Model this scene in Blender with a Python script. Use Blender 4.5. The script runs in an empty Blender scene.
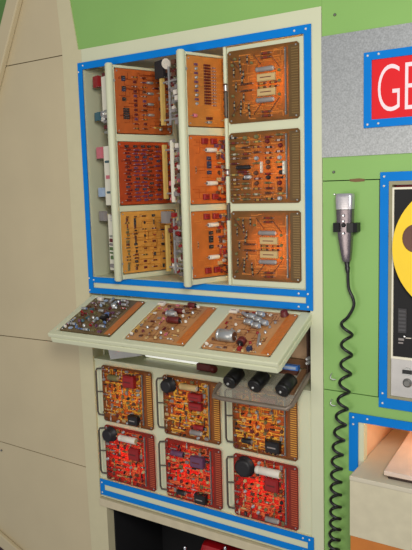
import bpy, bmesh, math, random
from mathutils import Matrix, Vector, Euler
S = bpy.context.scene
COL = S.collection
ZO = 2.0            # height of the top of the blue frame above the deck; the wall lies in the plane y = 0
def srgb(r, g, b):
    f = lambda c: (c/255/12.92) if c/255 <= .04045 else ((c/255+.055)/1.055)**2.4
    return (f(r), f(g), f(b), 1)

# ------------------------------------------------------------------ camera, world, lights, exposure
cam = bpy.data.cameras.new('camera'); co = bpy.data.objects.new('camera', cam); COL.objects.link(co)
yaw, pitch, roll = math.radians(32.549), math.radians(-7.505), math.radians(-1.636)
r_ = Vector((math.cos(yaw), math.sin(yaw), 0)); f0 = Vector((-math.sin(yaw), math.cos(yaw), 0)); up = Vector((0, 0, 1))
fw = f0*math.cos(pitch) + up*math.sin(pitch); u2 = r_.cross(fw)
r3 = r_*math.cos(roll) + u2*math.sin(roll); u3 = -r_*math.sin(roll) + u2*math.cos(roll)
M = Matrix((r3, u3, -fw)).transposed().to_4x4(); M.translation = Vector((1.496, -1.617, -.407+ZO))
co.matrix_world = M
cam.sensor_fit = 'VERTICAL'; cam.sensor_height = 36; cam.sensor_width = 27; cam.lens = 655.17*36/550; cam.clip_start = .02
S.camera = co
w = bpy.data.worlds.new('world'); S.world = w; w.use_nodes = True
w.node_tree.nodes['Background'].inputs[0].default_value = (.90, .93, 1.0, 1)
w.node_tree.nodes['Background'].inputs[1].default_value = .32
def area(name, loc, target, size, power, color=(1, 1, 1), sy=None):
    l = bpy.data.lights.new(name, 'AREA'); l.size = size; l.energy = power; l.color = color
    if name == 'board_lamp': l.spread = math.radians(130)
    if sy: l.shape = 'RECTANGLE'; l.size_y = sy
    o = bpy.data.objects.new(name, l); COL.objects.link(o); o.location = (loc[0], loc[1], loc[2]+ZO)
    d = Vector(target)-Vector(loc); o.rotation_euler = d.to_track_quat('-Z', 'Y').to_euler(); return o
def point(name, loc, power, color, r=.03):
    l = bpy.data.lights.new(name, 'POINT'); l.energy = power; l.color = color; l.shadow_soft_size = r
    o = bpy.data.objects.new(name, l); COL.objects.link(o); o.location = (loc[0], loc[1], loc[2]+ZO); return o
area('key_light', (1.75, -1.75, .05), (.62, 0, -.42), .5, 27, (1, .98, .93))  # added key light near the camera, no visible fixture
area('fill_light', (.2, -2.6, -.9), (.3, 0, -.4), 1.2, 13, (1, .92, .80))  # added low fill from an unseen source, lifts the recess undersides
S.view_settings.view_transform = 'Standard'; S.view_settings.look = 'None'
S.view_settings.exposure = 0; S.view_settings.gamma = 1; S.view_settings.use_curve_mapping = False

# ------------------------------------------------------------------ materials
MATS = {}
def mat(name, col, rough=.5, metal=0, var=.06, scale=30, bump=0, emit=None, trans=0, coat=0, alpha=1):
    if name in MATS: return MATS[name]
    m = bpy.data.materials.new(name); m.use_nodes = True; MATS[name] = m
    N, L = m.node_tree.nodes, m.node_tree.links
    b = N['Principled BSDF']; c = srgb(*col)
    b.inputs['Roughness'].default_value = rough; b.inputs['Metallic'].default_value = metal
    b.inputs['Coat Weight'].default_value = coat; b.inputs['Alpha'].default_value = alpha
    tc = N.new('ShaderNodeTexCoord'); no = N.new('ShaderNodeTexNoise'); no.inputs['Scale'].default_value = scale
    no.inputs['Detail'].default_value = 4
    L.new(tc.outputs['Object'], no.inputs['Vector'])
    rp = N.new('ShaderNodeValToRGB'); L.new(no.outputs['Fac'], rp.inputs[0])
    rp.color_ramp.elements[0].position = .3; rp.color_ramp.elements[1].position = .7
    rp.color_ramp.elements[0].color = tuple(x*(1-var) for x in c[:3])+(1,)
    rp.color_ramp.elements[1].color = tuple(min(1, x*(1+var)) for x in c[:3])+(1,)
    L.new(rp.outputs[0], b.inputs['Base Color'])
    if bump:
        bp = N.new('ShaderNodeBump'); bp.inputs['Strength'].default_value = bump; bp.inputs['Distance'].default_value = .002
        L.new(no.outputs['Fac'], bp.inputs['Height']); L.new(bp.outputs[0], b.inputs['Normal'])
    if emit: b.inputs['Emission Color'].default_value = srgb(*col); b.inputs['Emission Strength'].default_value = emit
    if trans:
        t = N.new('ShaderNodeBsdfTranslucent'); L.new(rp.outputs[0], t.inputs[0]); mx = N.new('ShaderNodeMixShader')
        mx.inputs[0].default_value = trans; L.new(b.outputs[0], mx.inputs[1]); L.new(t.outputs[0], mx.inputs[2])
        L.new(mx.outputs[0], N['Material Output'].inputs['Surface'])
    return m
CREAM = mat('cream_paint', (212, 213, 180), .5, var=.02, scale=8)
HULL = mat('hull_paint', (202, 186, 150), .55, var=.03, scale=6)
GREEN = mat('green_paint', (138, 182, 98), .45, var=.03, scale=5)
BLUE = mat('blue_paint', (0, 122, 208), .5, var=.03, scale=12); BLUE.node_tree.nodes['Principled BSDF'].inputs['Specular IOR Level'].default_value = .15
STEEL = mat('galvanised_steel', (178, 180, 180), .42, .6, var=.2, scale=260)
CHROME = mat('chrome', (225, 225, 228), .2, 1, var=.02)
SILVER = mat('silver_metal', (190, 190, 188), .35, .7, var=.05)
GREYM = mat('grey_metal', (130, 128, 124), .45, .6, var=.08)
WIRE = mat('brown_metal', (96, 86, 76), .5, .5, var=.1)
BLACK = mat('black_plastic', (22, 21, 22), .4, var=.1)
BRASS = mat('brass', (245, 208, 120), .35, .5, var=.08)
GOLD = mat('gold_finger', (172, 132, 74), .35, .5, var=.08)
WHITE = mat('white_ceramic', (235, 228, 205), .4, var=.03)
DARK = mat('dark_interior', (12, 11, 13), .8, var=.1)
CP = {n: mat('component_'+n, c, .5, var=.06) for n, c in dict(
    black=(26, 22, 24), red=(146, 24, 26), darkred=(98, 24, 20), brown=(92, 52, 30), tan=(196, 166, 112), grey=(140, 132, 128),
    teal=(60, 98, 108), blue=(96, 122, 170), pink=(206, 112, 122), purple=(104, 62, 92), olive=(112, 104, 62), white=(226, 216, 200),
    green=(86, 112, 58), yellow=(214, 176, 84), lightblue=(160, 178, 200), navy=(40, 44, 74)).items()}

# ------------------------------------------------------------------ mesh helpers
class MB:
    def __init__(s): s.v = []; s.f = []; s.m = []; s.s = []; s.mats = []
    def mi(s, m):
        if m not in s.mats: s.mats.append(m)
        return s.mats.index(m)
    def add(s, vs, fs, m, smooth=False):
        o = len(s.v); s.v += [tuple(v) for v in vs]; k = s.mi(m)
        for f in fs: s.f.append([i+o for i in f]); s.m.append(k); s.s.append(smooth)
    def box(s, x0, x1, y0, y1, z0, z1, m):
        x0, x1 = sorted((x0, x1)); y0, y1 = sorted((y0, y1)); z0, z1 = sorted((z0, z1))
        s.add([(x, y, z) for x in (x0, x1) for y in (y0, y1) for z in (z0, z1)],
              [(0, 1, 3, 2), (4, 6, 7, 5), (0, 4, 5, 1), (2, 3, 7, 6), (0, 2, 6, 4), (1, 5, 7, 3)], m)
    def prism(s, poly, y0, y1, m, ax='y'):      # poly of (x,z) extruded along y (or (y,z) along x)
        n = len(poly); g = (lambda a, b, c: (a, c, b)) if ax == 'y' else ((lambda a, b, c: (c, a, b)) if ax == 'x' else (lambda a, b, c: (a, b, c)))
        vs = [g(a, b, y0) for a, b in poly]+[g(a, b, y1) for a, b in poly]
        s.add(vs, [list(range(n)), list(range(2*n-1, n-1, -1))]+[(i, i+n, (i+1) % n+n, (i+1) % n) for i in range(n)], m)
    def loft(s, rings, m, caps=True, smooth=True):
        n = len(rings[0]); vs = [p for r in rings for p in r]; fs = []
        for k in range(len(rings)-1):
            for i in range(n): fs.append((k*n+i, k*n+(i+1) % n, (k+1)*n+(i+1) % n, (k+1)*n+i))
        s.add(vs, fs, m, smooth)
        if caps: s.add(rings[0], [list(range(n))[::-1]], m); s.add(rings[-1], [list(range(n))], m)
    def cyl(s, p0, p1, r0, m, r1=None, n=12, caps=True, smooth=True):
        s.lathe(p0, p1, [(0, r0), (1, r0 if r1 is None else r1)], m, n, caps, smooth)
    def lathe(s, p0, p1, prof, m, n=12, caps=True, smooth=True):
        p0 = Vector(p0); p1 = Vector(p1); d = (p1-p0); q = d.normalized()
        a = q.orthogonal().normalized(); b = q.cross(a)
        s.loft([[p0+d*t+(a*math.cos(2*math.pi*i/n)+b*math.sin(2*math.pi*i/n))*r for i in range(n)] for t, r in prof], m, caps, smooth)
    def tube(s, pts, r, m, n=8):
        pts = [Vector(p) for p in pts]; rings = []; a = None
        for i, p in enumerate(pts):
            d = (pts[min(i+1, len(pts)-1)]-pts[max(i-1, 0)]).normalized()
            a = d.orthogonal().normalized() if a is None else (a-d*a.dot(d)).normalized()
            b = d.cross(a); rings.append([p+(a*math.cos(2*math.pi*k/n)+b*math.sin(2*math.pi*k/n))*r for k in range(n)])
        s.loft(rings, m)
    def plate(s, xs, zs, holes, y0, y1, m):     # slab cut into cells, holes = set of (i,j) cells left open; shared vertices
        ni, nj = len(xs)-1, len(zs)-1; idx = {}; vs = []; fs = []
        def V(i, j, k):
            if (i, j, k) not in idx: idx[(i, j, k)] = len(vs); vs.append((xs[i], (y0, y1)[k], zs[j]))
            return idx[(i, j, k)]
        sol = lambda i, j: 0 <= i < ni and 0 <= j < nj and (i, j) not in holes
        for i in range(ni):
            for j in range(nj):
                if not sol(i, j): continue
                fs.append((V(i, j, 0), V(i+1, j, 0), V(i+1, j+1, 0), V(i, j+1, 0)))
                fs.append((V(i, j, 1), V(i, j+1, 1), V(i+1, j+1, 1), V(i+1, j, 1)))
                if not sol(i-1, j): fs.append((V(i, j, 0), V(i, j+1, 0), V(i, j+1, 1), V(i, j, 1)))
                if not sol(i+1, j): fs.append((V(i+1, j, 0), V(i+1, j, 1), V(i+1, j+1, 1), V(i+1, j+1, 0)))
                if not sol(i, j-1): fs.append((V(i, j, 0), V(i, j, 1), V(i+1, j, 1), V(i+1, j, 0)))
                if not sol(i, j+1): fs.append((V(i, j+1, 0), V(i+1, j+1, 0), V(i+1, j+1, 1), V(i, j+1, 1)))
        s.add(vs, fs, m)
    def mesh(s, name):
        me = bpy.data.meshes.new(name); me.from_pydata(s.v, [], s.f)
        for m in s.mats: me.materials.append(m)
        me.polygons.foreach_set('material_index', s.m); me.polygons.foreach_set('use_smooth', s.s)
        bm = bmesh.new(); bm.from_mesh(me); bmesh.ops.recalc_face_normals(bm, faces=bm.faces); bm.to_mesh(me); bm.free()
        me.update(); return me
    def build(s, name, parent=None, bevel=0, loc=(0, 0, 0)):
        return link(name, s.mesh(name), parent, loc, bevel=bevel)
def link(name, me, parent=None, loc=(0, 0, 0), rot=(0, 0, 0), bevel=0):
    o = bpy.data.objects.new(name, me); COL.objects.link(o)
    if parent: o.parent = parent
    o.location = loc; o.rotation_euler = rot
    if not parent: o.location.z += ZO
    if bevel:
        b = o.modifiers.new('bevel', 'BEVEL'); b.width = bevel; b.segments = 2; b.limit_method = 'ANGLE'; b.angle_limit = .7
    return o
def thing(name, label, cat, loc=(0, 0, 0), rot=(0, 0, 0), group=None, mode='XYZ'):
    o = bpy.data.objects.new(name, None); COL.objects.link(o); o.empty_display_size = .02
    o.rotation_mode = mode; o.location = (loc[0], loc[1], loc[2]+ZO); o.rotation_euler = rot
    return tag(o, label, cat, group)
def tag(o, label, cat, group=None):
    o['label'] = label; o['category'] = cat
    if group: o['group'] = group
    return o
def struct(o): o['kind'] = 'structure'; return o

# ================================================================== THE SETTING
# left hull wall of large panels with narrow seams
b = MB()
L0 = lambda z: -.0615 if z < .05 else -.0615-(z-.05)*.085          # right-hand seam, it leans back above the bend
def hull(x0, za0, za1, zb0, zb1, xr0, xr1):                        # panel between two sloping horizontal seams
    b.prism([(x0, za0), (xr0, za1), (xr1, zb1), (x0, zb0)], -.002, .02, HULL)
b.prism([(-1.8, .62), (-.108, .62), (-.0625, .051), (-.0625, .036), (-1.8, .022)], -.002, .02, HULL)
hull(-1.8, .019, .033, -.952, -.923, -.0625, -.0615)
hull(-1.8, -.955, -.926, -1.325, -1.364, -.0615, -.0585)
hull(-1.8, -1.328, -1.367, -2.0, -2.0, -.0585, -.045)
b.box(-1.8, -.02, .021, .05, -2.0, .62, mat('seam_shadow_gap', (70, 58, 46), .8))
struct(b.build('wall_left'))
b = MB(); b.cyl((-.497, -.001, -1.39), (-.497, -.006, -1.39), .004, GREYM, n=8)
tag(b.build('screw'), 'small grey screw head alone in the left wall below its lower seam', 'screw')
# slanting hull ribs at the picture's left corners
def rib(name, pts, y0, y1):
    m = MB(); m.prism(pts, y0, y1, HULL); return struct(m.build(name, bevel=.004))
rib('trim_1', [(-.075, .53), (-.135, .53), (-.345, .12), (-1.12, -1.40), (-1.035, -1.40), (-.374, -.06), (-.225, .234)], -.025, -.003)
rib('trim_2', [(-1.1, -1.520), (-.545, -1.728), (-.412, -1.778), (-.24, -1.9), (-.37, -1.9), (-.50, -1.80), (-1.1, -1.60)], -.02, -.003)
b = MB(); b.prism([(-1.8, .53), (-.14, .53), (-.35, .12), (-1.125, -1.40), (-1.8, -1.40)], -.010, -.003, mat('dark_green_paint', (88, 128, 62), .5))
struct(b.build('wall_upper_left'))
b = MB(); b.prism([(-1.1, -1.605), (-.51, -1.802), (-.38, -1.9), (-1.1, -1.9)], -.012, -.003, mat('maroon_paint', (58, 20, 26), .5))
struct(b.build('wall_lower_left'))
# cream surround
b = MB(); b.prism([(-.106, .62), (-.064, .62), (-.018, .62), (-.018, .199), (.0075, .042), (.0205, .042), (.0205, -.741), (.003, -.741), (.003, -1.489), (.031, -1.489), (.031, -2.0), (-.044, -2.0), (-.057, -1.366), (-.0600, -.93), (-.0610, .051)], -.004, .05, mat('cream_paint_warm_lit', (208, 198, 160), .5, var=.02))  # warm light on the left column is mixed into its paint colour
struct(b.build('trim_3'))
b = MB(); b.prism([(.0210, .0415), (.8315, .0385), (.8315, -2.0), (.775, -2.0), (.775, -1.489), (.7965, -1.489), (.7965, -.741), (.784, -.741), (.784, -.0005), (.0210, -.0005)], -.004, .05, CREAM)
struct(b.build('trim_4'))
b = MB(); b.box(.0213, .7833, -.003, .05, -.689, -.7405, CREAM); struct(b.build('trim_5'))
b = MB(); b.box(.0035, .796, -.010, .03, -1.462, -1.489, mat('warm_cream_paint', (204, 190, 158), .5)); struct(b.build('trim_6', bevel=.002))
# green wall to the right, in sheets with seams
b = MB()
b.prism([(-.03, .62), (-.03, .2), (-.004, .02), (.832, .0200), (.833, .62)], 0, .03, GREEN)
b.plate([.8325, .981, 1.55], [.62, -.395], set(), .0, .03, GREEN)
b.plate([.8325, .981, 1.50, 1.55], [-.3975, -.9535], {(1, 0)}, .0, .03, GREEN)
b.plate([.8325, .929, 1.50, 1.55], [-.9560, -1.028, -1.165, -1.40, -2.0], {(1, 1)}, .0, .03, GREEN)
b.box(.8325, .981, .031, .05, -1.0, .62, mat('green_seam', (92, 112, 62), .8)); b.box(.8325, .929, .031, .05, -2.0, -1.0, mat('green_seam', (0, 0, 0))); b.box(.981, 1.55, .031, .05, -.39, .62, GREEN)
struct(b.build('wall_right'))
b = MB(); b.prism([(.905, -.3935), (.93, -.392), (.944, -.394), (.944, -.400), (.920, -.401), (.906, -.399)], -.0008, .0, mat('brown_stain', (122, 92, 58), .7))
tag(b.build('tape_patch'), 'small brown strip along the green wall seam above the microphone', 'patch')
for x, z, l in [(.867, .013, 'tiny dark screw in the green wall above the grey steel plate'), (.863, -.374, 'tiny dark screw in the green wall just below the steel plate'),
             (.866, -.431, 'pale screw head at the upper left corner of the microphone')]:
    b = MB(); b.lathe((x, 0, z), (x, -.005, z), [(0, .0038), (.6, .0036), (1, .0016)], CHROME if 'pale' in l else GREYM, n=8); tag(b.build('screw'), l, 'screw')
for z, l in [(-.915, 'small wire hook in the green wall beside the coiled cord, above the seam'), (-.987, 'small wire hook in the green wall beside the coiled cord, below the seam')]:
    b = MB(); b.tube([(.856, 0, z+.008), (.856, -.008, z+.006), (.856, -.012, z-.002), (.862, -.012, z-.006), (.870, -.010, z-.005)], .0016, SILVER, 6); tag(b.build('wall_hook'), l, 'hook')

def screws(parent, pts, y, r=.003):
    for x, z in pts:
        m = MB(); m.lathe((0, 0, 0), (0, -.0025, 0), [(0, r), (.5, r*.9), (1, r*.35)], CP['white'], n=8); m.build('screw', parent, loc=(x, y, z))
def ring(x0, x1, z0, z1, w, y0, y1, m, xin=None):
    o = MB(); o.plate([x0, x0+w, x1-w, x1], [z0, z0-w, z1+w, z1], {(1, 1)}, y0, y1, m); return o

# ================================================================== UPPER CABINET
c = thing('equipment_cabinet', 'wall cabinet recess with bright blue border around nine swinging circuit boards', 'cabinet', (0, 0, -.74))
b = MB(); z0, z1 = -.001+.74, -.6885+.74
# five-sided cream box
x0, x1 = .0215, .7835; D = .27
GT = mat('grey_recess_paint', (206, 202, 188), .6, var=.03)
b.box(x0, x0+.004, .0, D, z1, z0, CREAM); b.box(x1-.004, x1, .0, D, z1, z0, CREAM)
b.box(x0+.004, x1-.004, 0, D, z0-.004, z0, GT); b.box(x0+.004, x1-.004, 0, D, z1, z1+.004, CREAM)
b.box(x0, x1, D, D+.006, z1, z0, CREAM); b.build('cabinet_box', c)
b = MB(); b.plate([.0065, .0245, .786, .8055], [.74, .7185, .0545, .036, .0185, 0], {(1, 1), (1, 3)}, -.0095, -.0045, BLUE); bo = b.build('blue_border', c, bevel=.0008)
screws(bo, [(.030, .730), (.010, .712), (.760, .729), (.792, .729), (.010, .05), (.010, .01), (.030, .045), (.765, .045), (.792, .045), (.792, .010), (.765, .009)], -.0095)

# ------------------------------------------------------------------ electronic components (base at y = 0, rising towards -y)
PR = {}
def proto(kind, *a):
    k = (kind,)+a
    if k in PR: return PR[k]
    m = MB(); LEAD = SILVER
    if kind == 'resistor':                       # length, radius, body colour, band colour
        L, r, c1, c2 = a; y = -r-.0012; h = L/2
        m.lathe((-h, y, 0), (h, y, 0), [(0, r*.45), (.04, r*.9), (.14, r), (.22, r*.84), (.78, r*.84), (.86, r), (.96, r*.9), (1, r*.45)], CP[c1], 10)
        for t in (.3, .45, .6): m.cyl((-h+L*t, y, 0), (-h+L*(t+.07), y, 0), r*.88, CP[c2], n=10)
        for s in (-1, 1): m.tube([(s*h*.95, y, 0), (s*(h+.003), y, 0), (s*(h+.004), 0, 0)], .0006, LEAD, 5)
    elif kind == 'can':                          # lying metal-can capacitor
        L, r, c1, c2 = a; y = -r-.0006; h = L/2; mm = SILVER if c1 == 'silver' else CP[c1]
        m.lathe((-h, y, 0), (h, y, 0), [(0, r*.8), (.02, r*.97), (.08, r), (.12, r), (.14, r*.9), (.17, r*.9), (.19, r), (.97, r), (1, r*.9)], mm, 16)
        m.cyl((h-.0005, y, 0), (h+.001, y, 0), r*.72, CP[c2], n=14)
        m.cyl((-h-.0012, y, 0), (-h, y, 0), r*.5, CP['black'], n=10)
        for s in (-1, 1): m.tube([(s*(h+.0008), y, 0), (s*(h+.004), y, 0), (s*(h+.005), 0, 0)], .0007, LEAD, 5)
    elif kind == 'transistor':                   # upright can on three legs
        r, H, c1 = a; mm = SILVER if c1 == 'silver' else CP[c1]
        m.lathe((0, -.002, 0), (0, -.002-H, 0), [(0, r*1.2), (.12, r*1.2), (.16, r), (.88, r), (1, r*.75)], mm, 12)
        for t in range(3): m.cyl((r*.5*math.cos(2.1*t), 0, r*.5*math.sin(2.1*t)), (r*.5*math.cos(2.1*t), -.0025, r*.5*math.sin(2.1*t)), .0006, LEAD, n=5)
    elif kind == 'block':                        # moulded block with bevelled rim and pins
        W, H, T, c1 = a; mm = CP[c1]; w2, h2, q = W/2, H/2, min(W, H)*.12
        P = lambda d, y: [(-w2+d, y, -h2+d), (w2-d, y, -h2+d), (w2-d, y, h2-d), (-w2+d, y, h2-d)]
        m.loft([P(0, -.0012), P(0, -T+q), P(q, -T)], mm, smooth=False)
        n = max(2, int(W/.006))
        for i in range(n):
            x = -w2+W*(i+.5)/n
            for s in (-1, 1): m.box(x-.0008, x+.0008, 0, -.003, s*h2-.0006, s*h2+.0008, LEAD)
        m.box(-w2*.6, w2*.6, -T-.0003, -T, -h2*.12, h2*.12, CP['grey'] if c1 in ('black', 'navy') else CP['darkred'])
    elif kind == 'disc':                         # standing disc capacitor
        r, c1 = a
        m.lathe((0, -r-.002, -.0016), (0, -r-.002, .0016), [(0, r*.8), (.3, r), (.7, r), (1, r*.8)], CP[c1], 14)
        for s in (-1, 1): m.cyl((s*r*.5, 0, 0), (s*r*.5, -r*.6, 0), .0006, LEAD, n=5)
    elif kind == 'rail':                         # long strip standing on the board with rivets
        L, W, T, c1 = a; mm = dict(silver=SILVER, brass=BRASS, grey=GREYM, white=WHITE)[c1]
        m.box(-W/2, W/2, -T, -.0002, -L/2, L/2, mm)
        for t in (-.46, -.2, .2, .46): m.cyl((0, -T, t*L), (0, -T-.002, t*L), W*.42, SILVER, n=8)
    PR[k] = m.mesh(kind); return PR[k]
NAMES = dict(resistor='resistor', can='capacitor', transistor='transistor', block='chip', disc='disc_capacitor', rail='card_rail')
W0, H0 = .210, .196
TH = .003
def comp(bd, kind, u, v, a, rot=0, y=0):
    W, H = bd['wh']
    link(NAMES[kind] if kind != 'block' or a[3] in ('black', 'navy', 'teal', 'grey', 'purple') else 'film_capacitor', proto(kind, *a), bd, (u*W, -TH-y, -v*H), (0, math.radians(rot), 0))
    bd['n'] = bd['n']+1
def board(label, base, trace, loc, rot=(0, 0, 0), group=None, seed=1, fingers=None, glow=0, handles=False, gold=(138, 110, 62), tw=1, rail=True, ntr=46, mode='XYZ', wh=(W0, H0), standoff=0):
    bd = thing('circuit_board', label, 'circuit board', loc, rot, group, mode); bd['wh'] = wh; bd['n'] = 0
    W, H = wh; R = random.Random(seed)
    m = MB(); mm = mat('board_%d_%d_%d_%g' % (*base, glow), base, .45, var=.16, scale=22, trans=glow)
    q = .006
    m.prism([(q, 0), (W-q, 0), (W, -q), (W, -H+q), (W-q, -H), (q, -H), (0, -H+q), (0, -q)], -TH, 0, mm)
    m.build('substrate', bd)
    # copper traces: short routed runs with a diagonal jog
    t = MB(); tm = mat('trace_%d_%d_%d' % trace, trace, .4, .2, var=.1, scale=60); UR = .80 if fingers else .96
    for i in range(ntr):
        x = R.uniform(.05, UR-.12)*W; z = -R.uniform(.05, .93)*H; dx = R.uniform(.06, .26)*W; wd = R.choice((.0011, .0016, .0022))*tw; y = -TH-.0004
        x2 = min(x+dx, UR*W); s = R.choice((-1, 1)); L = R.uniform(.03, .14)*H; z2 = max(-.95*H, min(-.05*H, z+s*L))
        t.box(x, x2, y, -TH, z-wd/2, z+wd/2, tm); t.box(x2-wd/2, x2+wd/2, y, -TH, z, z2, tm)
        if R.random() < .5: x3 = min(x2+R.uniform(.03, .1)*W, UR*W); t.box(x2, x3, y, -TH, z2-wd/2, z2+wd/2, tm)
        t.cyl((x, y-.0002, z), (x, -TH, z), wd*1.1, tm, n=6)
    t.build('copper_traces', bd)
    if fingers:
        f = MB(); fm = mat('finger_strip_%d_%d_%d' % fingers, fingers, .45, var=.12, scale=40, trans=glow*.5)
        f.box(.86*W, W-.0015, -TH-.0006, -TH, -H+.006, -.006, fm); n = 26
        for i in range(n):
            z = -.012-(H-.024)*(i+.5)/n; f.box(.90*W, W-.002, -TH-.0014, -TH-.0006, z-.0012, z+.0012, mat('fingers_%d_%d_%d' % gold, gold, .35, .3))
        f.build('edge_connector', bd)
        if rail: comp(bd, 'rail', .825, .5, (H*.88, .0036, .005, 'grey'))
    if handles:                                   # extractor handle standing off the left edge
        h = MB(); h.tube([(.004, -.002, -.012), (-.016, -.008, -.014), (-.019, -.010, -.022), (-.019, -.010, -H+.03), (-.016, -.008, -H+.02), (.004, -.002, -H+.018)], .0032, WIRE, 6)
        h.tube([(.004, -.002, -H*.48), (-.019, -.010, -H*.48)], .0024, WIRE, 6)
        h.build('extractor_handle', bd)
    for u, v in ((.04, .04), (.96, .04), (.04, .96), (.96, .96)):
        s = MB(); s.lathe((0, 0, 0), (0, -.002, 0), [(0, .0028), (1, .0016)], SILVER, n=8); s.build('screw', bd, loc=(u*W, -TH, -v*H))
    return bd
def fill(bd, spots, seed, pal, kinds=('resistor', 'resistor', 'transistor', 'disc', 'block'), horiz=.7, scale=1, skip=()):
    R = random.Random(seed)
    for u, v in spots:
        if any(a < u < c2 and b2 < v < d for a, b2, c2, d in skip): continue
        k = R.choice(kinds); c1 = R.choice(pal); c2 = R.choice(('yellow', 'red', 'black', 'white')); rot = 0 if R.random() < horiz else 90
        if k == 'resistor': comp(bd, k, u, v, (.014*scale, .0024*scale, c1, c2), rot)
        elif k == 'transistor': comp(bd, k, u, v, (.0038*scale, .006*scale, 'silver' if R.random() < .25 else c1))
        elif k == 'disc': comp(bd, k, u, v, (.0048*scale, c1), rot)
        elif k == 'can': comp(bd, k, u, v, (.016*scale, .0042*scale, 'silver', c1), rot)
        else: comp(bd, k, u, v, (.011*scale, .007*scale, .005*scale, c1), rot)
def grid(u0, u1, nu, v0, v1, nv, jit=0, seed=0):
    R = random.Random(seed)
    return [(u0+(u1-u0)*(i/(max(1, nu-1)))+R.uniform(-jit, jit), v0+(v1-v0)*(j/max(1, nv-1))+R.uniform(-jit, jit)) for i in range(nu) for j in range(nv)]

# ------------------------------------------------------------------ swinging rack frames
PA = math.atan2(.933, .36)
ROWS = (-.036, -.256, -.472)
def rack_frame(label, loc, rz, W, post=True):
    t = thing('rack_frame', label, 'frame', (loc[0], loc[1], -.684), (0, 0, rz), 'swinging frames in the blue-bordered cabinet')
    m = MB(); zs = [.657, .646]
    for r in ROWS: zs += [r+.684+.001, r+.684-H0-.001]
    zs = [.657]+[z for r in ROWS for z in (r+.684+.001, r+.684-H0-.001)]+[.0]
    m.plate([.012 if post else 0, .0145, W-.013, W], zs, {(1, 1), (1, 3), (1, 5)}, -.004, .014, CREAM)
    m.build('frame', t, bevel=.002)
    if post:
        m = MB(); m.lathe((0, .002, -.004), (0, .002, .661), [(0, .009), (.006, .0125), (.994, .0125), (1, .009)], CREAM, 14); po = m.build('post', t)
        for z in (.05, .61):
            m = MB(); m.cyl((.012, -.006, z), (.012, .012, z), .004, SILVER, n=8); m.build('hinge_pin', po)
    return t
rack_frame('leftmost cream rack frame swung out of the cabinet, holding three orange boards', (.166, -.043), PA, .236)
rack_frame('middle cream rack frame swung out of the cabinet, holding three boards', (.441, -.060), PA, .236)
t = thing('rack_frame', 'right-hand cream rack frame closed flush in the cabinet, holding three backlit boards', 'frame', (.540, 0, -.684), (0, 0, 0), 'swinging frames in the blue-bordered cabinet')
zs = [.660]+[z for r in ROWS for z in (r+.684-.008, r+.684-H0+.008)]+[.0]
m = MB(); m.plate([.012, .024, .222, .239], zs, {(1, 1), (1, 3), (1, 5)}, .001, .014, CREAM); m.build('frame', t, bevel=.001)
m = MB()
for za, zb, mm in ((.663, .565, CREAM), (.560, .545, SILVER), (.54, .475, WIRE), (.470, .33, CREAM), (.325, .315, SILVER), (.31, .235, CREAM), (.23, .19, WIRE), (.185, 0, CREAM)):
    m.cyl((.005, .002, za), (.005, .002, zb), .0055, mm, n=10)
m.cyl((.005, .004, 0), (.005, .004, .66), .003, WIRE, n=8)
m.build('hinge_post', t)

# page boards: local x runs along the frame
def on_page(ox, oy, rz, k, x0=.016, y=.002):
    d = Vector((math.cos(rz), math.sin(rz))); n = Vector((math.sin(rz), -math.cos(rz)))
    p = Vector((ox, oy))+d*x0-n*y; return (p.x, p.y, ROWS[k])
FRG = 'circuit boards on the swung-out frames'
def P1(k, label, base, trace, **kw): return board(label, base, trace, on_page(.166, -.043, PA, k), (0, 0, PA), FRG, wh=(.204, .194), **kw)
b1 = P1(0, 'dark orange circuit board with rows of black chips, top of the leftmost swung frame', (184, 92, 38), (146, 60, 24), seed=3)
for v in (.14, .30, .47): comp(b1, 'block', .14, v, (.012, .010, .007, 'black'))
for v in (.17, .33): comp(b1, 'block', .14, v, (.012, .008, .007, 'navy'))
for i in range(5): comp(b1, 'block', .17, .62+.036*i, (.020, .005, .006, 'black'))
for v in (.19, .36, .53, .70): comp(b1, 'can', .60, v, (.020, .0042, 'silver', 'white'))
fill(b1, grid(.34, .50, 2, .12, .92, 12), 5, ('darkred', 'darkred', 'brown', 'purple'), ('block', 'resistor'), 1, 1.0)
fill(b1, grid(.78, .93, 2, .10, .92, 11, .01), 6, ('brown', 'darkred', 'grey', 'tan'), ('resistor', 'transistor', 'block'), .8, 1.05)
comp(b1, 'resistor', .72, .90, (.03, .003, 'yellow', 'brown')); comp(b1, 'resistor', .72, .27, (.018, .003, 'darkred', 'black'))
b1 = P1(1, 'red-brown circuit board packed with purple parts, middle of the leftmost swung frame', (176, 66, 24), (128, 44, 22), seed=4)
for u, col, n in ((.16, 'darkred', 17), (.31, 'purple', 16), (.45, 'purple', 16), (.56, 'brown', 14), (.70, 'purple', 12), (.86, 'purple', 10)):
    for i in range(n): comp(b1, 'resistor' if i % 3 else 'block', u+(.012 if i % 2 else -.012), .07+.86*i/(n-1), (.016, .0032, col, 'red') if i % 3 else (.013, .0065, .006, ('black', 'navy', col)[i//3 % 3]))
b1 = P1(2, 'pale orange circuit board dotted with black and red parts, bottom of the leftmost swung frame', (214, 150, 66), (184, 112, 44), seed=5)
for u, n, pal in ((.10, 18, ('brown', 'olive')), (.24, 16, ('black', 'brown')), (.40, 9, ('black', 'darkred')), (.58, 9, ('red', 'black', 'darkred')), (.74, 8, ('black', 'navy')), (.88, 10, ('red', 'darkred', 'black'))):
    fill(b1, [(u, .08+.85*i/(n-1)) for i in range(n)], int(u*100), pal, ('block', 'resistor', 'disc'), .6, 1.0)
def P2(k, label, base, trace, **kw): return board(label, base, trace, on_page(.441, -.060, PA, k), (0, 0, PA), FRG, wh=(.204, .194), **kw)
b1 = P2(0, 'orange circuit board with a tall dark red chip column, top of the middle swung frame', (194, 122, 52), (206, 140, 68), seed=7)
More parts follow.
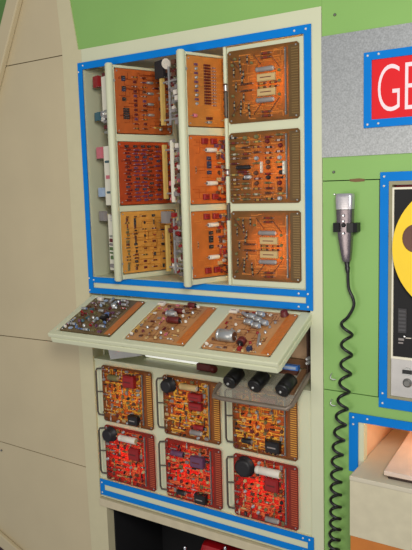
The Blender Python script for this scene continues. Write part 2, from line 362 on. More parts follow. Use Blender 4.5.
for i in range(14): comp(b1, 'block', .34, .12+.042*i, (.022, .0048, .006, 'darkred'))
for i in range(10): comp(b1, 'transistor' if i % 2 else 'block', .15, .12+.062*i, (.0038, .006, 'silver') if i % 2 else (.012, .006, .005, 'purple'))
for i in range(13): comp(b1, 'resistor', .46, .15+.045*i, (.010, .0022, 'purple', 'white'))
for i in range(16): comp(b1, 'block', .66+.04*(i % 2), .07+.052*i, (.014, .006, .006, ('darkred', 'black', 'brown')[i % 3]))
fill(b1, grid(.80, .93, 2, .1, .9, 9), 3, ('darkred', 'brown'), ('resistor', 'block'), 1, 1.0)
comp(b1, 'can', .10, .85, (.012, .005, 'pink', 'white')); comp(b1, 'block', .36, .88, (.022, .007, .006, 'darkred')); comp(b1, 'can', .35, .94, (.014, .004, 'silver', 'white')); comp(b1, 'resistor', .66, .90, (.026, .0032, 'yellow', 'red'))
def relay_board(bd, s):
    for u in (.26, .42): 
        for v in (.08, .90): comp(bd, 'block', u, v, (.020, .016, .010, 'red'))
    for v in (.21, .70): comp(bd, 'can', .36, v, (.036, .0065, 'white', 'grey'))
    for v in (.33, .40, .45, .54): comp(bd, 'block', .33, v, (.014, .010, .007, ('purple', 'black', 'navy', 'black')[s % 4]))
    for i in range(9): comp(bd, 'block', .70+.045*(i % 3), .09+.095*i, (.014, .009, .007, ('black', 'darkred', 'navy')[i % 3]))
    fill(bd, grid(.49, .63, 3, .08, .94, 12, .02, s), s, ('red', 'darkred', 'grey', 'brown', 'tan', 'purple'), ('resistor', 'block', 'disc', 'transistor'), .7, 1.35)
    fill(bd, grid(.84, .94, 2, .14, .78, 7, .02, s), s+1, ('tan', 'purple', 'black', 'yellow'), ('resistor', 'disc'), .7, 1.1)
    for v in (.86, .95): comp(bd, 'resistor', .68, v, (.026, .0036, 'yellow', 'tan'))
    comp(bd, 'resistor', .10, .5, (.012, .002, 'brown', 'tan'), 90)
relay_board(P2(1, 'orange-red board with two white capsules, middle row of the middle swung frame', (206, 104, 40), (188, 84, 30), seed=8), 2)
relay_board(P2(2, 'orange board with two white capsules, bottom row of the middle swung frame', (200, 108, 42), (214, 130, 58), seed=9), 5)

# boards on the backs of the swung frames, seen edge-on past the posts
def backboards(ox, oy, idx, labels, specs):
    d = Vector((math.cos(PA), math.sin(PA))); n = Vector((math.sin(PA), -math.cos(PA)))
    for k in range(3):
        p = Vector((ox, oy))+d*.218-n*.030
        bd = board(labels[k], (150, 84, 40), (110, 60, 30), (p.x, p.y, ROWS[k]), (0, 0, PA+math.pi), 'boards on the backs of the swung frames', seed=20+k+idx, ntr=14)
        # u = 1 is the end beside the post
        for kind, u, v, a, rot, y in specs[k]: comp(bd, kind, u, v, a, rot, y)
R = random.Random(11)
def clutter(n, pal, s, umin=.88):
    R = random.Random(s); out = []
    for i in range(n):
        v = .05+.9*i/(n-1); c1 = R.choice(pal)
        out.append(('transistor', R.uniform(umin, .97), v, (.005, R.uniform(.03, .05), R.choice(('silver', c1))), 0, 0) if i % 2 else ('block', R.uniform(umin, .97), v, (.012, .011, R.uniform(.03, .052), c1), 0, 0))
    return out
def blockat(v, h, c1, T=.02, off=.062): return ('block', .965, v, (.013, h*.85, T+.012, c1), 0, off)
def deep(n, pal, s):                              # tall parts reaching out towards the neighbouring frame
    R = random.Random(s); out = [('rail', .985, .52, (.165, .004, .007, 'silver'), 0, .044)]
    for i in range(n):
        v = .05+.9*i/(n-1); y = R.uniform(.0, .058); c1 = R.choice(pal)
        out.append(('transistor', R.uniform(.93, .985), v, (.006, .014, R.choice(('silver', c1, c1))), 0, y) if i % 2 else ('block', R.uniform(.92, .985), v, (.010, R.choice((.008, .013)), .020, c1), 0, y))
    return out+[('block', .93, v, (.004, .006, .070, 'grey'), 0, 0) for v in (.2, .4, .6, .8)]
def brass(v, L): return [('rail', .965, v, (L, .010, .012, 'brass'), 0, .086)]+[('block', .965, v+t*L/H0, (.005, .005, .086, 'grey'), 0, 0) for t in (-.4, .4)]
backboards(.166, -.043, 0, ['edge of a board with a red block behind the leftmost swung frame, top', 'edge of a board with a pink block behind the leftmost swung frame, middle', 'edge of a board with a grey block behind the leftmost swung frame, bottom'], [
    clutter(12, ('brown', 'darkred', 'tan', 'grey'), 1)+[('rail', .96, .40, (.125, .004, .048, 'white'), 0, 0), blockat(.13, .040, 'red', .022), blockat(.68, .030, 'teal', .022), ('can', .95, .74, (.016, .009, 'silver', 'white'), 0, .036), ('can', .96, .66, (.016, .009, 'silver', 'grey'), 0, .036)],
    clutter(12, ('black', 'teal', 'grey', 'pink'), 2)+[('rail', .96, .52, (.185, .010, .050, 'white'), 0, 0), blockat(.14, .042, 'pink', .022), blockat(.78, .034, 'lightblue', .022)],
    clutter(14, ('red', 'darkred', 'grey', 'green'), 3)+[('rail', .95, .50, (.180, .005, .050, 'white'), 0, 0), blockat(.07, .036, 'grey', .024), ('can', .95, .10, (.014, .010, 'silver', 'white'), 0, .01)]])
backboards(.441, -.060, 5, ['edge of a board with black block behind the middle swung frame, top', 'edge of a board with a brass strip behind the middle swung frame, middle', 'edge of a board with grey block behind the middle swung frame, bottom'], [
    deep(22, ('brown', 'darkred', 'grey', 'white'), 4)+brass(.58, .135)+[('block', .95, .10, (.020, .050, .050, 'black'), 0, .072), ('transistor', .98, .045, (.013, .006, 'white'), 0, .060)],
    deep(24, ('pink', 'red', 'grey', 'white', 'brown'), 5)+brass(.50, .160)+[('rail', .985, .5, (.180, .005, .012, 'white'), 0, .040)],
    deep(24, ('red', 'grey', 'darkred', 'white'), 6)+brass(.57, .140)+[('block', .95, .09, (.018, .036, .034, 'grey'), 0, .084)]])

# backlit boards on the closed frame
def P3(k, label, seed): return board(label, (146, 100, 46), (212, 128, 48), (.5560, -.0005, ROWS[k]), (0, 0, 0), 'backlit boards on the closed frame', seed=seed, fingers=(112, 84, 44), glow=.5, ntr=44, wh=(.214, .195))
def amp_board(bd):
    for v in (.11, .165, .885, .94): comp(bd, 'resistor', .56, v-.01, (.026, .0036, 'brown', 'red'))
    for v in (.31, .72): comp(bd, 'can', .55, v, (.050, .0068, 'grey', 'white'))
    for v in (.42, .615): comp(bd, 'block', .57, v, (.054, .020, .012, 'tan'))
    for v in (.495, .545):
        comp(bd, 'resistor', .50, v, (.024, .003, 'brown', 'yellow')); comp(bd, 'resistor', .66, v, (.022, .003, 'darkred', 'yellow')); comp(bd, 'resistor', .28, v+(.02 if v > .5 else -.02), (.036, .003, 'brown', 'black'))
    for u, v in ((.19, .17), (.30, .15), (.20, .27), (.24, .34), (.22, .42), (.24, .65), (.20, .74), (.19, .84), (.31, .80), (.32, .88), (.10, .3), (.1, .75), (.13, .5)):
        comp(bd, 'resistor', u, v, (.016, .003, 'black' if v < .9 else 'brown', 'tan'), 90)
    for u, v in ((.12, .12), (.36, .2), (.08, .2), (.74, .34), (.74, .66), (.08, .62), (.74, .48), (.08, .88)): comp(bd, 'transistor', u, v, (.0036, .006, 'olive'))
    for x, z, a in ((.05, .1, 1), (.05, .9, -1), (.38, .10, 1), (.38, .9, -1), (.62, .14, 1), (.62, .86, -1)):
        l = MB(); l.tube([((x+.12*t)*.214, -.005-.012*math.sin(math.pi*t), -(z+a*.16*t*t)*.195) for t in [i/8 for i in range(9)]], .0011, CP['brown'], 5)
        l.build('jumper_wire', bd)
amp_board(P3(0, 'backlit orange board with paired tan blocks and grey tubes, top of the closed right frame', 31))
b1 = P3(1, 'backlit board crowded with small horizontal resistors, middle of the closed right frame', 32)
fill(b1, grid(.08, .74, 5, .08, .94, 13, .012, 4), 8, ('brown', 'olive', 'black', 'olive', 'brown', 'darkred'), ('resistor', 'resistor', 'resistor', 'resistor', 'transistor'), 1, 1.4, skip=((.0, .44, .42, .56),))
comp(b1, 'can', .22, .49, (.042, .006, 'black', 'black')); comp(b1, 'resistor', .2, .55, (.03, .004, 'darkred', 'black')); comp(b1, 'can', .28, .63, (.018, .006, 'silver', 'white'))
comp(b1, 'rail', .80, .52, (.035, .005, .012, 'white')); comp(b1, 'rail', .48, .5, (.03, .004, .010, 'white'))
amp_board(P3(2, 'backlit orange board with paired tan blocks and grey tubes, bottom of the closed right frame', 33))
for k, pw in ((0, 1.3), (1, 1.1), (2, 1.5)):
    area('board_lamp', (.685, .06, ROWS[k]-.098), (.685, -.1, ROWS[k]-.098), .10, pw, (1, .74, .42))

# ================================================================== CAVITY AND TRAY
c = thing('tray_bay', 'cream open bay with a ledge, under the blue-bordered cabinet behind the tilted tray', 'bay', (0, 0, -.966))
b = MB()
b.box(.0035, .796, .0005, .20, -.004, .0, CREAM)
b.box(.0035, .0085, .05, .20, 0, .224, CREAM); b.box(.791, .796, .05, .20, 0, .224, CREAM); b.box(.0035, .796, .20, .205, -.004, .224, CREAM); b.box(.0085, .791, .051, .20, .220, .224, CREAM)
b.build('bay_box', c)
b = MB(); b.box(.69, .788, .10, .106, .06, .215, mat('bare_wood', (196, 160, 124), .7, scale=40, var=.1)); b.build('wooden_back', c)
b = MB(); b.box(.62, .788, .085, .098, .035, .060, mat('brown_board', (120, 84, 54), .6)); b.build('brown_bar', c)
b = MB(); b.box(.7835, .7865, -.002, .022, .05, .222, mat('dark_bronze', (70, 48, 40), .5, .4))
for z in (.078, .09): b.lathe((.785, .010, z), (.785, -.006, z), [(0, .006), (.6, .006), (1, .003)], SILVER, 10)
b.build('hinge_strip', c)
b = MB(); PT = [(.060, .0, .058), (.074, .0, .003), (.200, .012, .028), (.16, .05, .06)]
b.add([(p[0], p[1]+.004+y, p[2]) for y in (0, .002) for p in PT], [(0, 1, 2, 3), (7, 6, 5, 4), (0, 4, 5, 1), (1, 5, 6, 2), (2, 6, 7, 3), (3, 7, 4, 0)], mat('pale_grey_sheet', (196, 194, 190), .5))
tag(b.build('support_bracket', loc=(0, 0, -.966)), 'pale grey triangular sheet bracket on the ledge under the tray, left end', 'bracket')
t = thing('highlight_tube', 'white glowing tube standing in for a highlight on the ledge under the tilted tray', 'highlight', (.152, .085, -.954))  # added glowing tube in place of a specular highlight on the ledge
b = MB(); b.cyl((.012, 0, 0), (.232, -.008, 0), .0075, mat('highlight_glow', (250, 250, 245), .3, emit=.6), n=12); b.build('tube', t)
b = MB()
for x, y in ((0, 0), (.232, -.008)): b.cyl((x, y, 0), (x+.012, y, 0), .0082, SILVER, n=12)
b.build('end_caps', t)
t = thing('connector_plug', 'dark red plug with a round black end on the ledge beside the black cylinders', 'plug', (.43, .04, -.954))
b = MB(); b.box(-.03, .022, -.012, .012, -.010, .012, CP['darkred']); b.build('plug_body', t, bevel=.003)
b = MB(); b.lathe((.024, -.004, 0), (.040, -.012, 0), [(0, .012), (.7, .012), (1, .008)], CP['darkred'], 14); b.build('plug_end', t)

TA = math.atan(.42)
def Trot(): return (-(math.pi/2-TA), 0, 0)
t = thing('board_tray', 'cream tray folded down and tilted out of the panel, holding three circuit boards', 'tray', (0, .0, -.7455), Trot())
# local: x right, z towards the wall, -y up from the tray
m = MB(); m.plate([.013, .037, .249, .299, .509, .559, .769, .800], [0, -.013, -.210, -.232], {(1, 1), (3, 1), (5, 1)}, .0, .014, CREAM); m.build('tray_frame', t, bevel=.003)
m = MB(); m.prism([(.012, -.214), (.022, -.233), (.795, -.233), (.801, -.214)], .0142, .032, CREAM); m.box(.0125, .030, .0142, .030, -.004, -.2135, CREAM); m.box(.782, .8005, .0142, .030, -.004, -.2135, CREAM); m.build('tray_rim', t, bevel=.003)
m = MB(); m.box(.030, .781, .0145, .018, -.004, -.213, mat('grey_recess_paint', (0, 0, 0))); m.build('tray_bottom', t)
def tb(x, label, base, trace, **kw):
    d = .0145; return board(label, base, trace, (x, -.013*math.cos(TA)-.007*math.sin(TA)*0, -.7455-.013*math.sin(TA)-.004), Trot(), 'circuit boards on the tilted tray', wh=(.206, .192), rail=False, gold=(206, 132, 70), **kw)
b1 = tb(.040, 'dark olive circuit board crowded with blue and white parts, left on the tilted tray', (112, 92, 58), (84, 62, 38), seed=41, fingers=(186, 108, 50))
fill(b1, grid(.08, .74, 7, .08, .92, 9, .025, 5), 12, ('lightblue', 'olive', 'blue', 'red', 'olive', 'purple', 'darkred', 'teal', 'grey', 'brown'), ('resistor', 'transistor', 'disc', 'block', 'can'), .6, 1.15)
comp(b1, 'can', .18, .10, (.016, .007, 'white', 'white')); comp(b1, 'block', .62, .60, (.020, .020, .016, 'black')); comp(b1, 'block', .6, .5, (.012, .012, .012, 'blue')); comp(b1, 'transistor', .55, .24, (.009, .011, 'silver')); comp(b1, 'disc', .10, .94, (.006, 'white'))
b1 = tb(.301, 'tan circuit board with one dark red barrel capacitor, middle of the tilted tray', (184, 132, 82), (132, 82, 48), seed=42, fingers=(196, 112, 46))
fill(b1, grid(.10, .74, 6, .08, .92, 8, .03, 7), 13, ('tan', 'white', 'brown', 'grey', 'darkred', 'pink'), ('resistor', 'transistor', 'block'), .5, 1.0, skip=((.38, .38, .72, .62),))
comp(b1, 'can', .56, .50, (.042, .010, 'darkred', 'black')); comp(b1, 'can', .62, .06, (.024, .008, 'darkred', 'black')); comp(b1, 'can', .50, .24, (.030, .008, 'darkred', 'white')); comp(b1, 'can', .42, .34, (.032, .009, 'silver', 'white')); comp(b1, 'block', .08, .06, (.022, .016, .01, 'white')); comp(b1, 'disc', .08, .92, (.006, 'white')); comp(b1, 'rail', .06, .5, (.16, .005, .005, 'brass'))
b1 = tb(.561, 'tan circuit board with a big silver can capacitor, right on the tilted tray', (190, 136, 86), (140, 88, 52), seed=43, fingers=(196, 112, 46))
comp(b1, 'can', .30, .78, (.050, .0165, 'silver', 'brown')); comp(b1, 'can', .55, .84, (.016, .012, 'darkred', 'black'), 90)
for u, v in ((.40, .22), (.50, .14), (.42, .36), (.52, .28), (.56, .42), (.64, .34)): comp(b1, 'can', u, v, (.022, .0085, 'silver', 'lightblue'), 8)
comp(b1, 'transistor', .82, .06, (.010, .014, 'darkred'), 0); comp(b1, 'block', .06, .08, (.026, .016, .008, 'white')); comp(b1, 'can', .28, .16, (.03, .005, 'silver', 'white'), 30)
comp(b1, 'can', .72, .70, (.05, .0035, 'silver', 'grey'), 70); comp(b1, 'disc', .08, .95, (.006, 'white')); comp(b1, 'block', .70, .94, (.012, .012, .014, 'navy')); comp(b1, 'block', .57, .96, (.010, .010, .012, 'red'))
fill(b1, grid(.12, .76, 6, .10, .95, 7, .03, 9), 14, ('tan', 'white', 'brown', 'red', 'grey'), ('resistor', 'transistor', 'block'), .4, .9, skip=((.1, .62, .62, .94), (.34, .1, .70, .48)))

# clear shelf with three black capacitors
SA = math.atan(.43)
t = thing('component_shelf', 'clear plastic shelf in a grey-brown rail, tilted out below the right end of the tray', 'shelf', (.548, .03, -.917), (-(math.pi/2-SA), 0, 0))
CL = bpy.data.materials.new('clear_plastic'); CL.use_nodes = True
bb = CL.node_tree.nodes['Principled BSDF']; bb.inputs['Base Color'].default_value = srgb(190, 185, 170); bb.inputs['Roughness'].default_value = .15; bb.inputs['Alpha'].default_value = .42
m = MB(); m.box(.004, .236, 0, .003, .0, -.168, CL); m.build('clear_plate', t)
m = MB(); m.tube([(.238, -.002, .0), (.241, -.002, -.150), (.232, -.003, -.168), (.03, -.003, -.170), (.008, -.003, -.163), (.0, -.002, -.140), (.0, -.002, -.11)], .0062, mat('smoked_rail', (126, 112, 98), .4, .2), 8); m.build('rail', t)
m = MB(); m.box(.150, .205, -.006, -.0004, -.012, -.030, CP['brown']); m.box(.213, .228, -.010, -.0004, -.01, -.11, mat('brown_board', (0, 0, 0))); m.build('terminal_strip', t)
CC = 'black capacitors on the clear shelf'
for i, (x, l) in enumerate(((.588, 'left one of three black barrel capacitors on the clear shelf'), (.667, 'middle one of three black barrel capacitors on the clear shelf'), (.750, 'right one of three black barrel capacitors on the clear shelf'))):
    o = thing('barrel_capacitor', l, 'capacitor', (x, -.092, -.947), (SA, 0, math.radians(-6)), CC)
    m = MB(); m.lathe((0, 0, 0), (0, .054, 0), [(0, .0180), (.03, .0205), (.14, .021), (.17, .0198), (.22, .0198), (.25, .021), (.97, .021), (1, .019)], BLACK, 20, caps=True); m.build('barrel', o)
    m = MB(); m.lathe((0, .0, 0), (0, -.0008, 0), [(0, .012), (1, .0115)], CP['black'], 16); m.build('end_disc', o)
    m = MB(); m.lathe((-.003, -.0008, -.002), (-.003, -.005, -.002), [(0, .0042), (.6, .004), (1, .002)], SILVER, 8); m.build('terminal', o)
o = MB(); o.box(-.024, .024, -.008, .008, 0, .014, mat('bright_blue_plastic', (52, 112, 190), .4)); o.box(-.018, .018, -.0085, -.008, .003, .011, CP['lightblue'])
tag(o.build('relay_block', bevel=.002, loc=(.727, .018, -.918)), 'small bright blue block on the clear shelf behind the capacitors', 'relay')

# ================================================================== LOWER CARD PANEL
LX = (.042, .295, .547); LZ = (-.982, -1.190); CW, CH = .209, .193
c = thing('card_panel', 'cream lower panel with six glowing circuit boards and a long blue outlined bar', 'panel', (0, 0, -1.46))
xs = [.0035]+[v for x in LX for v in (x+.012, x+CW-.012)]+[.796]
zz = [.4895]+[v for z in LZ for v in (z+1.46-.012, z+1.46-CH+.012)]+[.0005]
m = MB(); m.plate(xs, zz, {(i, j) for i in (1, 3, 5) for j in (1, 3)}, .003, .010, CREAM); m.build('panel_face', c)
m = ring(.0095, .803, .070, .013, .0185, -.0075, -.0045, BLUE); bo = m.build('blue_bar_outline', c, bevel=.0008)
m = MB(); m.box(.0095, .7965, -.0045, .0028, .013, .070, CREAM); m.build('bar_backing', c)
screws(bo, [(.018, .058), (.018, .022), (.770, .061), (.790, .061), (.790, .025), (.770, .022)], -.0075)
m = MB(); m.box(.0035, .796, .011, .012, .0, .001, CREAM)
m.box(.0035, .796, .14, .146, .0, .486, CREAM); m.box(.0035, .008, .011, .14, 0, .486, CREAM); m.box(.7915, .796, .011, .14, 0, .486, CREAM); m.box(.008, .7915, .011, .14, .0, .004, CREAM)
for x in (.270, .523): m.box(x-.002, x+.002, .011, .139, .004, .486, CREAM)
m.box(.008, .7915, .011, .139, .276, .280, CREAM); m.build('lamp_box', c)
def lower(i, j, label, base, trace, seed): return board(label, base, trace, (LX[i], -.004, LZ[j]), (0, 0, 0), 'glowing boards on the lower panel', seed=seed, fingers=((146, 84, 34) if j == 0 else (140, 44, 30)), gold=((240, 172, 70) if j == 0 else (206, 96, 60)), tw=1.5, glow=.5, ntr=74, wh=(CW, CH), handles=True)
OB, OT = (138, 84, 34), (252, 184, 62)
RB, RT = (164, 52, 36), (242, 122, 66)
def logic(bd, s, pal):
    fill(bd, grid(.07, .76, 7, .07, .94, 11, .022, s), s, pal, ('resistor', 'resistor', 'resistor', 'transistor', 'block', 'disc'), .55, 1.15)
POS = [(0, 0, 'orange glowing board with one big red block top centre, upper row left', 51), (1, 0, 'orange glowing board with black drum and stacked red blocks, upper row centre', 52), (2, 0, 'orange glowing board half behind the clear shelf, upper row right', 53),
       (0, 1, 'red glowing board with black drum and cream tube, lower row left', 54), (1, 1, 'red glowing board with a finned purple block, lower row centre', 55), (2, 1, 'red glowing board with large black disc and cream tube, lower row right', 56)]
for i, j, l, s in POS:
    bd = lower(i, j, l, OB if j == 0 else RB, OT if j == 0 else RT, s)
    logic(bd, s, ('brown', 'olive', 'black', 'tan', 'grey', 'darkred') if j == 0 else ('darkred', 'brown', 'olive', 'grey', 'tan', 'black'))
    if (i, j) == (0, 0):
        comp(bd, 'block', .60, .20, (.044, .040, .022, 'red')); comp(bd, 'block', .66, .86, (.038, .030, .022, 'black')); comp(bd, 'can', .28, .18, (.04, .010, 'olive', 'tan'))
    elif (i, j) == (1, 0):
        comp(bd, 'transistor', .14, .15, (.021, .026, 'black')); comp(bd, 'can', .50, .13, (.060, .010, 'tan', 'white')); comp(bd, 'block', .62, .27, (.046, .022, .020, 'red')); comp(bd, 'block', .62, .42, (.046, .022, .020, 'red')); comp(bd, 'can', .66, .76, (.036, .008, 'red', 'black')); comp(bd, 'can', .60, .86, (.040, .008, 'grey', 'white'))
    elif (i, j) == (2, 0):
        comp(bd, 'block', .60, .14, (.046, .026, .020, 'red')); comp(bd, 'block', .66, .82, (.044, .034, .022, 'black')); comp(bd, 'can', .25, .82, (.03, .008, 'black', 'grey'))
    elif (i, j) == (0, 1):
        comp(bd, 'transistor', .15, .14, (.022, .026, 'black')); comp(bd, 'can', .52, .15, (.070, .011, 'white', 'tan')); comp(bd, 'block', .62, .40, (.042, .040, .016, 'red'))
    elif (i, j) == (1, 1):
        comp(bd, 'block', .62, .26, (.046, .034, .022, 'purple')); comp(bd, 'can', .26, .20, (.046, .009, 'purple', 'black')); comp(bd, 'block', .66, .87, (.040, .030, .022, 'black')); comp(bd, 'can', .30, .86, (.03, .008, 'black', 'grey'))
    else:
        comp(bd, 'transistor', .20, .17, (.027, .020, 'black')); comp(bd, 'can', .58, .15, (.078, .012, 'white', 'tan')); comp(bd, 'block', .62, .36, (.044, .040, .014, 'red')); comp(bd, 'can', .62, .91, (.040, .008, 'grey', 'white'))
    area('board_lamp', (LX[i]+CW*.45, .07, LZ[j]-CH*.5), (LX[i]+CW*.45, -.1, LZ[j]-CH*.5), .10, (1.5 if j == 0 else 1.1), (1, .84, .5) if j == 0 else (1, .42, .25))

# ================================================================== DARK OPENING BELOW
c = thing('lower_recess', 'black open recess below the lower card panel', 'recess', (0, 0, -2.0))
b = MB(); b.box(.0315, .7745, .30, .306, 0, .5105, DARK); b.box(.0315, .036, .03, .30, 0, .5105, DARK); b.box(.770, .7745, .03, .30, 0, .5105, DARK); b.box(.036, .770, .03, .30, .506, .5105, DARK); b.box(.036, .770, .03, .30, 0, .004, DARK)
b.build('recess_box', c)
t = thing('red_console', 'dark red rounded block just inside the black recess', 'console', (.45, .15, -1.996))
b = MB(); b.box(-.09, .17, -.09, .08, 0, .437, mat('red_lacquer', (168, 14, 24), .35, coat=.3)); b.build('console_body', t, bevel=.03)
for x, z, l in ((.322, -1.586, 'left chrome toggle switch at the dark recess, in front of the red block'), (.478, -1.542, 'right chrome toggle switch at the dark recess, in front of the red block')):
    t = thing('toggle_switch', l, 'switch', (x, .05, -1.996), group='chrome toggles in the dark recess')
    b = MB(); b.box(-.02, .02, -.012, .006, 0, z+1.996-.012, BLACK); b.build('stem', t)
    b = MB(); b.lathe((0, -.004, z+1.996-.012), (0, -.004, z+1.996+.008), [(0, .006), (.4, .005), (.8, .006), (1, .003)], CHROME, 10); b.build('lever', t)

# ================================================================== RIGHT: steel plate and red sign
c = thing('steel_plate', 'grey speckled steel plate on the green wall behind the red sign', 'plate', (.829, -.001, -.336))
b = MB(); b.box(0, .60, -.0025, 0, 0, .301, STEEL); b.build('plate_sheet', c)
t = thing('name_sign', 'red sign with white letters GE in a blue frame on the steel plate', 'sign', (.944, -.0038, -.270))
b = MB(); b.plate([0, .0195, .42, .44], [.180, .161, .0195, 0], {(1, 1)}, -.006, 0, BLUE); bo = b.build('sign_frame', t, bevel=.0008)
b = MB(); b.box(.0197, .4198, -.003, -.0002, .0197, .1608, mat('sign_red', (226, 12, 24), .7, var=.02)); sf = b.build('sign_face', t)
screws(bo, [(.010, .172), (.037, .173), (.010, .008), (.037, .009)], -.006)
def letter(ch, x, z, wd, ht):
    cu = bpy.data.curves.new('letter', 'FONT'); cu.body = ch; cu.extrude = .5; cu.offset = -.016; cu.resolution_u = 6
    o = bpy.data.objects.new('tmp', cu); COL.objects.link(o); bpy.context.view_layer.update()
    me = bpy.data.meshes.new_from_object(o.evaluated_get(bpy.context.evaluated_depsgraph_get()))
    bpy.data.objects.remove(o)
    xs = [v.co.x for v in me.vertices]; ys = [v.co.y for v in me.vertices]
    for v in me.vertices:
        a = (v.co.x-min(xs))/(max(xs)-min(xs))*wd; bq = (v.co.y-min(ys))/(max(ys)-min(ys))*ht; d = v.co.z
        v.co = (a, -.0034-.0004*d, bq)
    me.materials.clear(); me.materials.append(mat('letter_white', (245, 225, 228), .4)); link('letter', me, sf, (x, 0, z))
letter('G', .035, .036, .053, .110)
letter('E', .1005, .037, .040, .108)

# ================================================================== hand microphone
t = thing('hand_microphone', 'silver handheld microphone clipped to the green wall with a black coiled cord', 'microphone', (.900, 0, -.62))
GM = mat('mic_metal', (134, 124, 128), .25, .9, var=.06, scale=60)
def sec(z, w, d, cx): 
    pts = []
    for i in range(16):
        a = 2*math.pi*i/16; sx = math.copysign(abs(math.cos(a))**.45, math.cos(a)); sy = math.copysign(abs(math.sin(a))**.45, math.sin(a))
        pts.append((cx+sx*w/2, -.018+sy*d/2, z))
    return pts
b = MB(); b.loft([sec(z, w_, d, cx) for z, w_, d, cx in ((.150, .043, .028, .0), (.115, .042, .028, .0), (.08, .036, .026, .001), (.045, .028, .022, .003), (.024, .022, .019, .004), (.018, .018, .016, .004))], GM, smooth=True); mb = b.build('body', t)
b = MB(); b.loft([sec(z, w_, d, 0) for z, w_, d in ((.1515, .0445, .029), (.183, .046, .030), (.189, .044, .028), (.191, .040, .024))], mat('mic_grille', (205, 200, 204), .3, .7, var=.1, scale=300), smooth=True)
for i in range(5): b.box(-.014, .014, -.0338, -.032, .157+i*.006, .158+i*.006, SILVER)
b.build('grille', t)
for z, r, mm in ((.136, .004, CHROME), (.112, .006, CP['black']), (.091, .004, CHROME), (.122, .0035, CHROME)):
    q = MB(); q.lathe((.001, -.028, z), (.001, -.036, z), [(0, r), (.7, r), (1, r*.6)], mm, 10); q.build('button', mb)
b = MB(); b.lathe((.004, -.018, .021), (.007, -.018, -.012), [(0, .0075), (.5, .0055), (.55, .0068), (1, .0045)], BLACK, 12); b.build('strain_relief', t)
# cord: short straight drop, then a real helix
pts = [Vector(p) for p in ((.007, -.018, -.010), (.009, -.018, -.05), (.021, -.018, -.078), (.022, -.018, -.098), (.008, -.018, -.125), (-.008, -.016, -.140))]
cord = []
for i in range(len(pts)-1):
    for k in range(5):
        p0, p1, p2, p3 = pts[max(0, i-1)], pts[i], pts[i+1], pts[min(len(pts)-1, i+2)]; s = k/5
        cord.append(.5*((2*p1)+(-p0+p2)*s+(2*p0-5*p1+4*p2-p3)*s*s+(-p0+3*p1-3*p2+p3)*s**3))
z = -.143; a = math.pi; turn = 0
while z > -.86:
    f = (-.143-z)/.72; pitch = .056-.028*min(1, f*1.1); rad = .0140
    cxx = .004+(-.047)*f**1.1+.004*math.sin(f*9)
    cord.append(Vector((cxx+rad*math.cos(a), -.018+rad*math.sin(a)*.85, z)))
    a += 2*math.pi/16; z -= pitch/16
b = MB(); b.tube(cord, .0041, BLACK, 7); b.build('coiled_cord', t)
t = thing('microphone_clip', 'black spring clip gripping the silver microphone on the wall', 'clip', (.900, 0, -.526))
b = MB(); b.box(-.018, .018, -.003, 0, 0, .022, BLACK)
b.prism([(-.030, -.001), (-.0275, -.001), (-.0232, -.006), (-.0232, -.030), (-.012, -.0345), (-.010, -.037), (-.026, -.034), (-.030, -.026)], 0, .023, BLACK, 'z')
b.prism([(.034, -.001), (.0275, -.001), (.0232, -.006), (.0232, -.030), (.012, -.0345), (.010, -.037), (.026, -.034), (.034, -.026)], 0, .023, BLACK, 'z')
b.box(-.0275, .0275, -.003, -.001, .002, .020, BLACK); b.build('clip_band', t)

# ================================================================== tape deck
c = thing('tape_deck', 'blue-framed tape deck with yellow reel on a black face', 'tape deck', (.985, 0, -.979))
b = MB(); b.plate([0, .0215, .518, .54], [.6, .5775, .0265, 0], {(1, 1)}, -.0055, -.0005, BLUE); bo = b.build('blue_border', c, bevel=.0008); screws(bo, [(.010, .589), (.010, .566), (.010, .012), (.010, .038)], -.0055)
b = MB(); b.plate([.0220, .0300, .510, .5175], [.5770, .5685, .034, .027], {(1, 1)}, -.0045, .03, mat('deck_bezel', (150, 144, 112), .5)); b.build('bezel', c)
b = MB(); b.plate([.0303, .0345, .505, .5095], [.5620, .5570, .138, .132], {(1, 1)}, -.0035, .02, WHITE); b.build('white_edging', c)
b = MB(); b.box(.0303, .5095, .0205, .028, .0345, .5680, mat('red_strip', (160, 40, 46), .5)); b.build('back_plate', c)
b = MB(); b.box(.0348, .5048, .0, .018, .1385, .5565, mat('black_face', (16, 14, 15), .7)); bf = b.build('black_face', c)
b = MB(); b.box(.0303, .5095, -.002, .018, .0345, .1315, mat('satin_panel', (196, 192, 188), .4, .3)); sp = b.build('silver_panel', c)
b = MB(); b.lathe((.072, -.002, .102), (.072, -.005, .102), [(0, .011), (1, .010)], SILVER, 14); b.box(.060, .084, -.006, -.005, .097, .107, BLACK); b.build('jack_socket', sp)
b = MB(); b.lathe((.072, -.002, .073), (.072, -.010, .073), [(0, .012), (.4, .011), (.5, .008), (1, .007)], GREYM, 16); b.build('knob', sp)
b = MB(); b.box(.047, .068, -.002, -.0005, .20, .262, mat('dark_grey_keypad', (52, 50, 52), .5)); 
for i in range(6): b.box(.049, .066, -.0028, -.002, .205+i*.0095, .210+i*.0095, mat('keypad_key', (74, 72, 74), .5))
b.build('keypad', bf)
b = MB(); b.box(.048, .062, -.001, .0, .180, .186, CP['grey']); b.box(.048, .060, -.001, 0, .172, .176, CP['grey']); b.box(.066, .080, -.001, 0, .187, .189, CP['white']); b.cyl((.064, 0, .192), (.064, -.004, .192), .002, CHROME, n=8); b.build('markings', bf)
t = thing('tape_reel', 'yellow tape reel with brown round windows on the black deck face', 'reel', (1.184, -.0015, -.565))
RR = .163
YEL = mat('reel_yellow', (250, 208, 24), .4, var=.02)
b = MB()
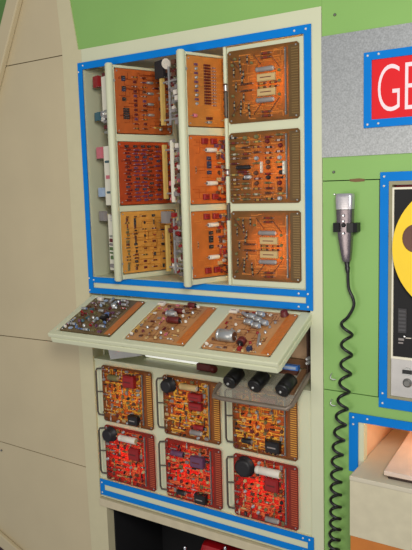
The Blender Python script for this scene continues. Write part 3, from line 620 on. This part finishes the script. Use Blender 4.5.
def flange(y0, y1):
    bm = bmesh.new(); n = 72
    outer = [bm.verts.new((RR*math.cos(2*math.pi*i/n), y0, RR*math.sin(2*math.pi*i/n))) for i in range(n)]
    es = [bm.edges.new((outer[i], outer[(i+1) % n])) for i in range(n)]
    for k in range(3):
        A = math.radians(167+120*k); cx, cz = .112*math.cos(A), .110*math.sin(A); m = 24
        iv = [bm.verts.new((cx+.030*math.cos(2*math.pi*i/m), y0, cz+.034*math.sin(2*math.pi*i/m))) for i in range(m)]
        es += [bm.edges.new((iv[i], iv[(i+1) % m])) for i in range(m)]
    r = bmesh.ops.triangle_fill(bm, use_beauty=True, edges=es)
    fs = [g for g in r['geom'] if isinstance(g, bmesh.types.BMFace)]
    ex = bmesh.ops.extrude_face_region(bm, geom=fs)
    for v in ex['geom']:
        if isinstance(v, bmesh.types.BMVert): v.co.y = y1
    bmesh.ops.recalc_face_normals(bm, faces=bm.faces)
    me = bpy.data.meshes.new('flange'); bm.to_mesh(me); bm.free(); me.materials.append(YEL); return me
link('front_flange', flange(-.016, -.0185), t)
b = MB(); b.lathe((0, -.0005, 0), (0, -.003, 0), [(0, RR), (1, RR)], YEL, 64); b.build('rear_flange', t)
b = MB(); b.lathe((0, -.003, 0), (0, -.0158, 0), [(0, .150), (1, .150)], mat('brown_tape', (92, 48, 30), .35), 64); b.build('tape_pack', t)
b = MB(); b.lathe((0, -.0186, 0), (0, -.030, 0), [(0, .035), (.6, .032), (1, .02)], SILVER, 24); b.build('hub', t)

# ================================================================== console desk in lower right opening
c = thing('console_desk', 'cream desk top running out of the blue-framed opening over an orange front', 'desk', (.94, -.098, -2.0))
PEACH = mat('peach_paint', (232, 190, 154), .6, var=.03)
DK = mat('desk_paint', (206, 196, 172), .5, var=.02)
b = MB(); b.box(.0, .54, 0, .50, .861-.012, .861, DK); b.build('desk_top', c, bevel=.002)
b = MB(); b.box(-.0108, -.0002, .0985, .50, .836, .861, DK); b.build('desk_edge', c)
b = MB(); b.box(.001, .54, .002, .094, .700, .8488, mat('desk_front_paint', (206, 196, 166), .5)); b.build('front_board', c)
b = MB(); b.box(.002, .54, .004, .094, .0, .6995, mat('orange_paint', (198, 118, 46), .5, var=.05)); b.build('orange_front', c)
b = MB(); b.box(-.006, -.0005, .125, .50, .8612, .990, PEACH); b.box(-.006, .54, .50, .506, .8612, .990, PEACH); b.box(-.006, .54, .135, .50, .9905, .996, PEACH)
b.box(-.0108, .004, .0985, .1245, .8615, .971, CREAM); b.build('niche_lining', c)
b = MB(); b.box(.0, .03, 0, .0045, 0, .162, BLUE); b.box(.0305, .62, 0, .0045, .1365, .162, BLUE); b.box(.0, .0245, 0, .0045, -.0, -.0, BLUE)
t2 = thing('blue_opening_border', 'blue border around the lower right desk opening, under the tape deck', 'border', (.905, -.0055, -1.169))
b = MB(); b.plate([0, .0245, .60], [.162, .1395, .0], {(1, 1)}, 0, .005, BLUE); bo = b.build('border_strip', t2, bevel=.0008); screws(bo, [(.012, .151), (.012, .132), (.05, .152)], 0)
t = thing('hinged_lid', 'pale pinkish flat lid lying tilted on the desk at the right edge', 'lid', (1.020, -.072, -1.1385))
b = MB(); b.prism([(0, .008), (0, .020), (.31, .050), (.31, .038)], 0, .46, mat('pink_cream_paint', (222, 198, 180), .45), 'x'); b.build('lid_plate', t, bevel=.002)
b = MB(); b.box(.01, .45, .004, .30, 0.0005, .008, mat('lid_shade', (60, 44, 36), .8)); b.build('lid_shade_slab', t)  # dark slab puts the shade beneath the lid into colour
b = MB(); b.lathe((0, 0, 0), (0, 0, -.024), [(0, .004), (.4, .004), (1, .0015)], CP['darkred'], 8)
tag(b.build('lamp_hook', loc=(1.01, .06, -1.0105)), 'tiny dark red hook hanging inside the desk opening', 'hook')
point('niche_lamp', (1.22, .09, -1.035), 1.4, (1, .74, .52), .04)
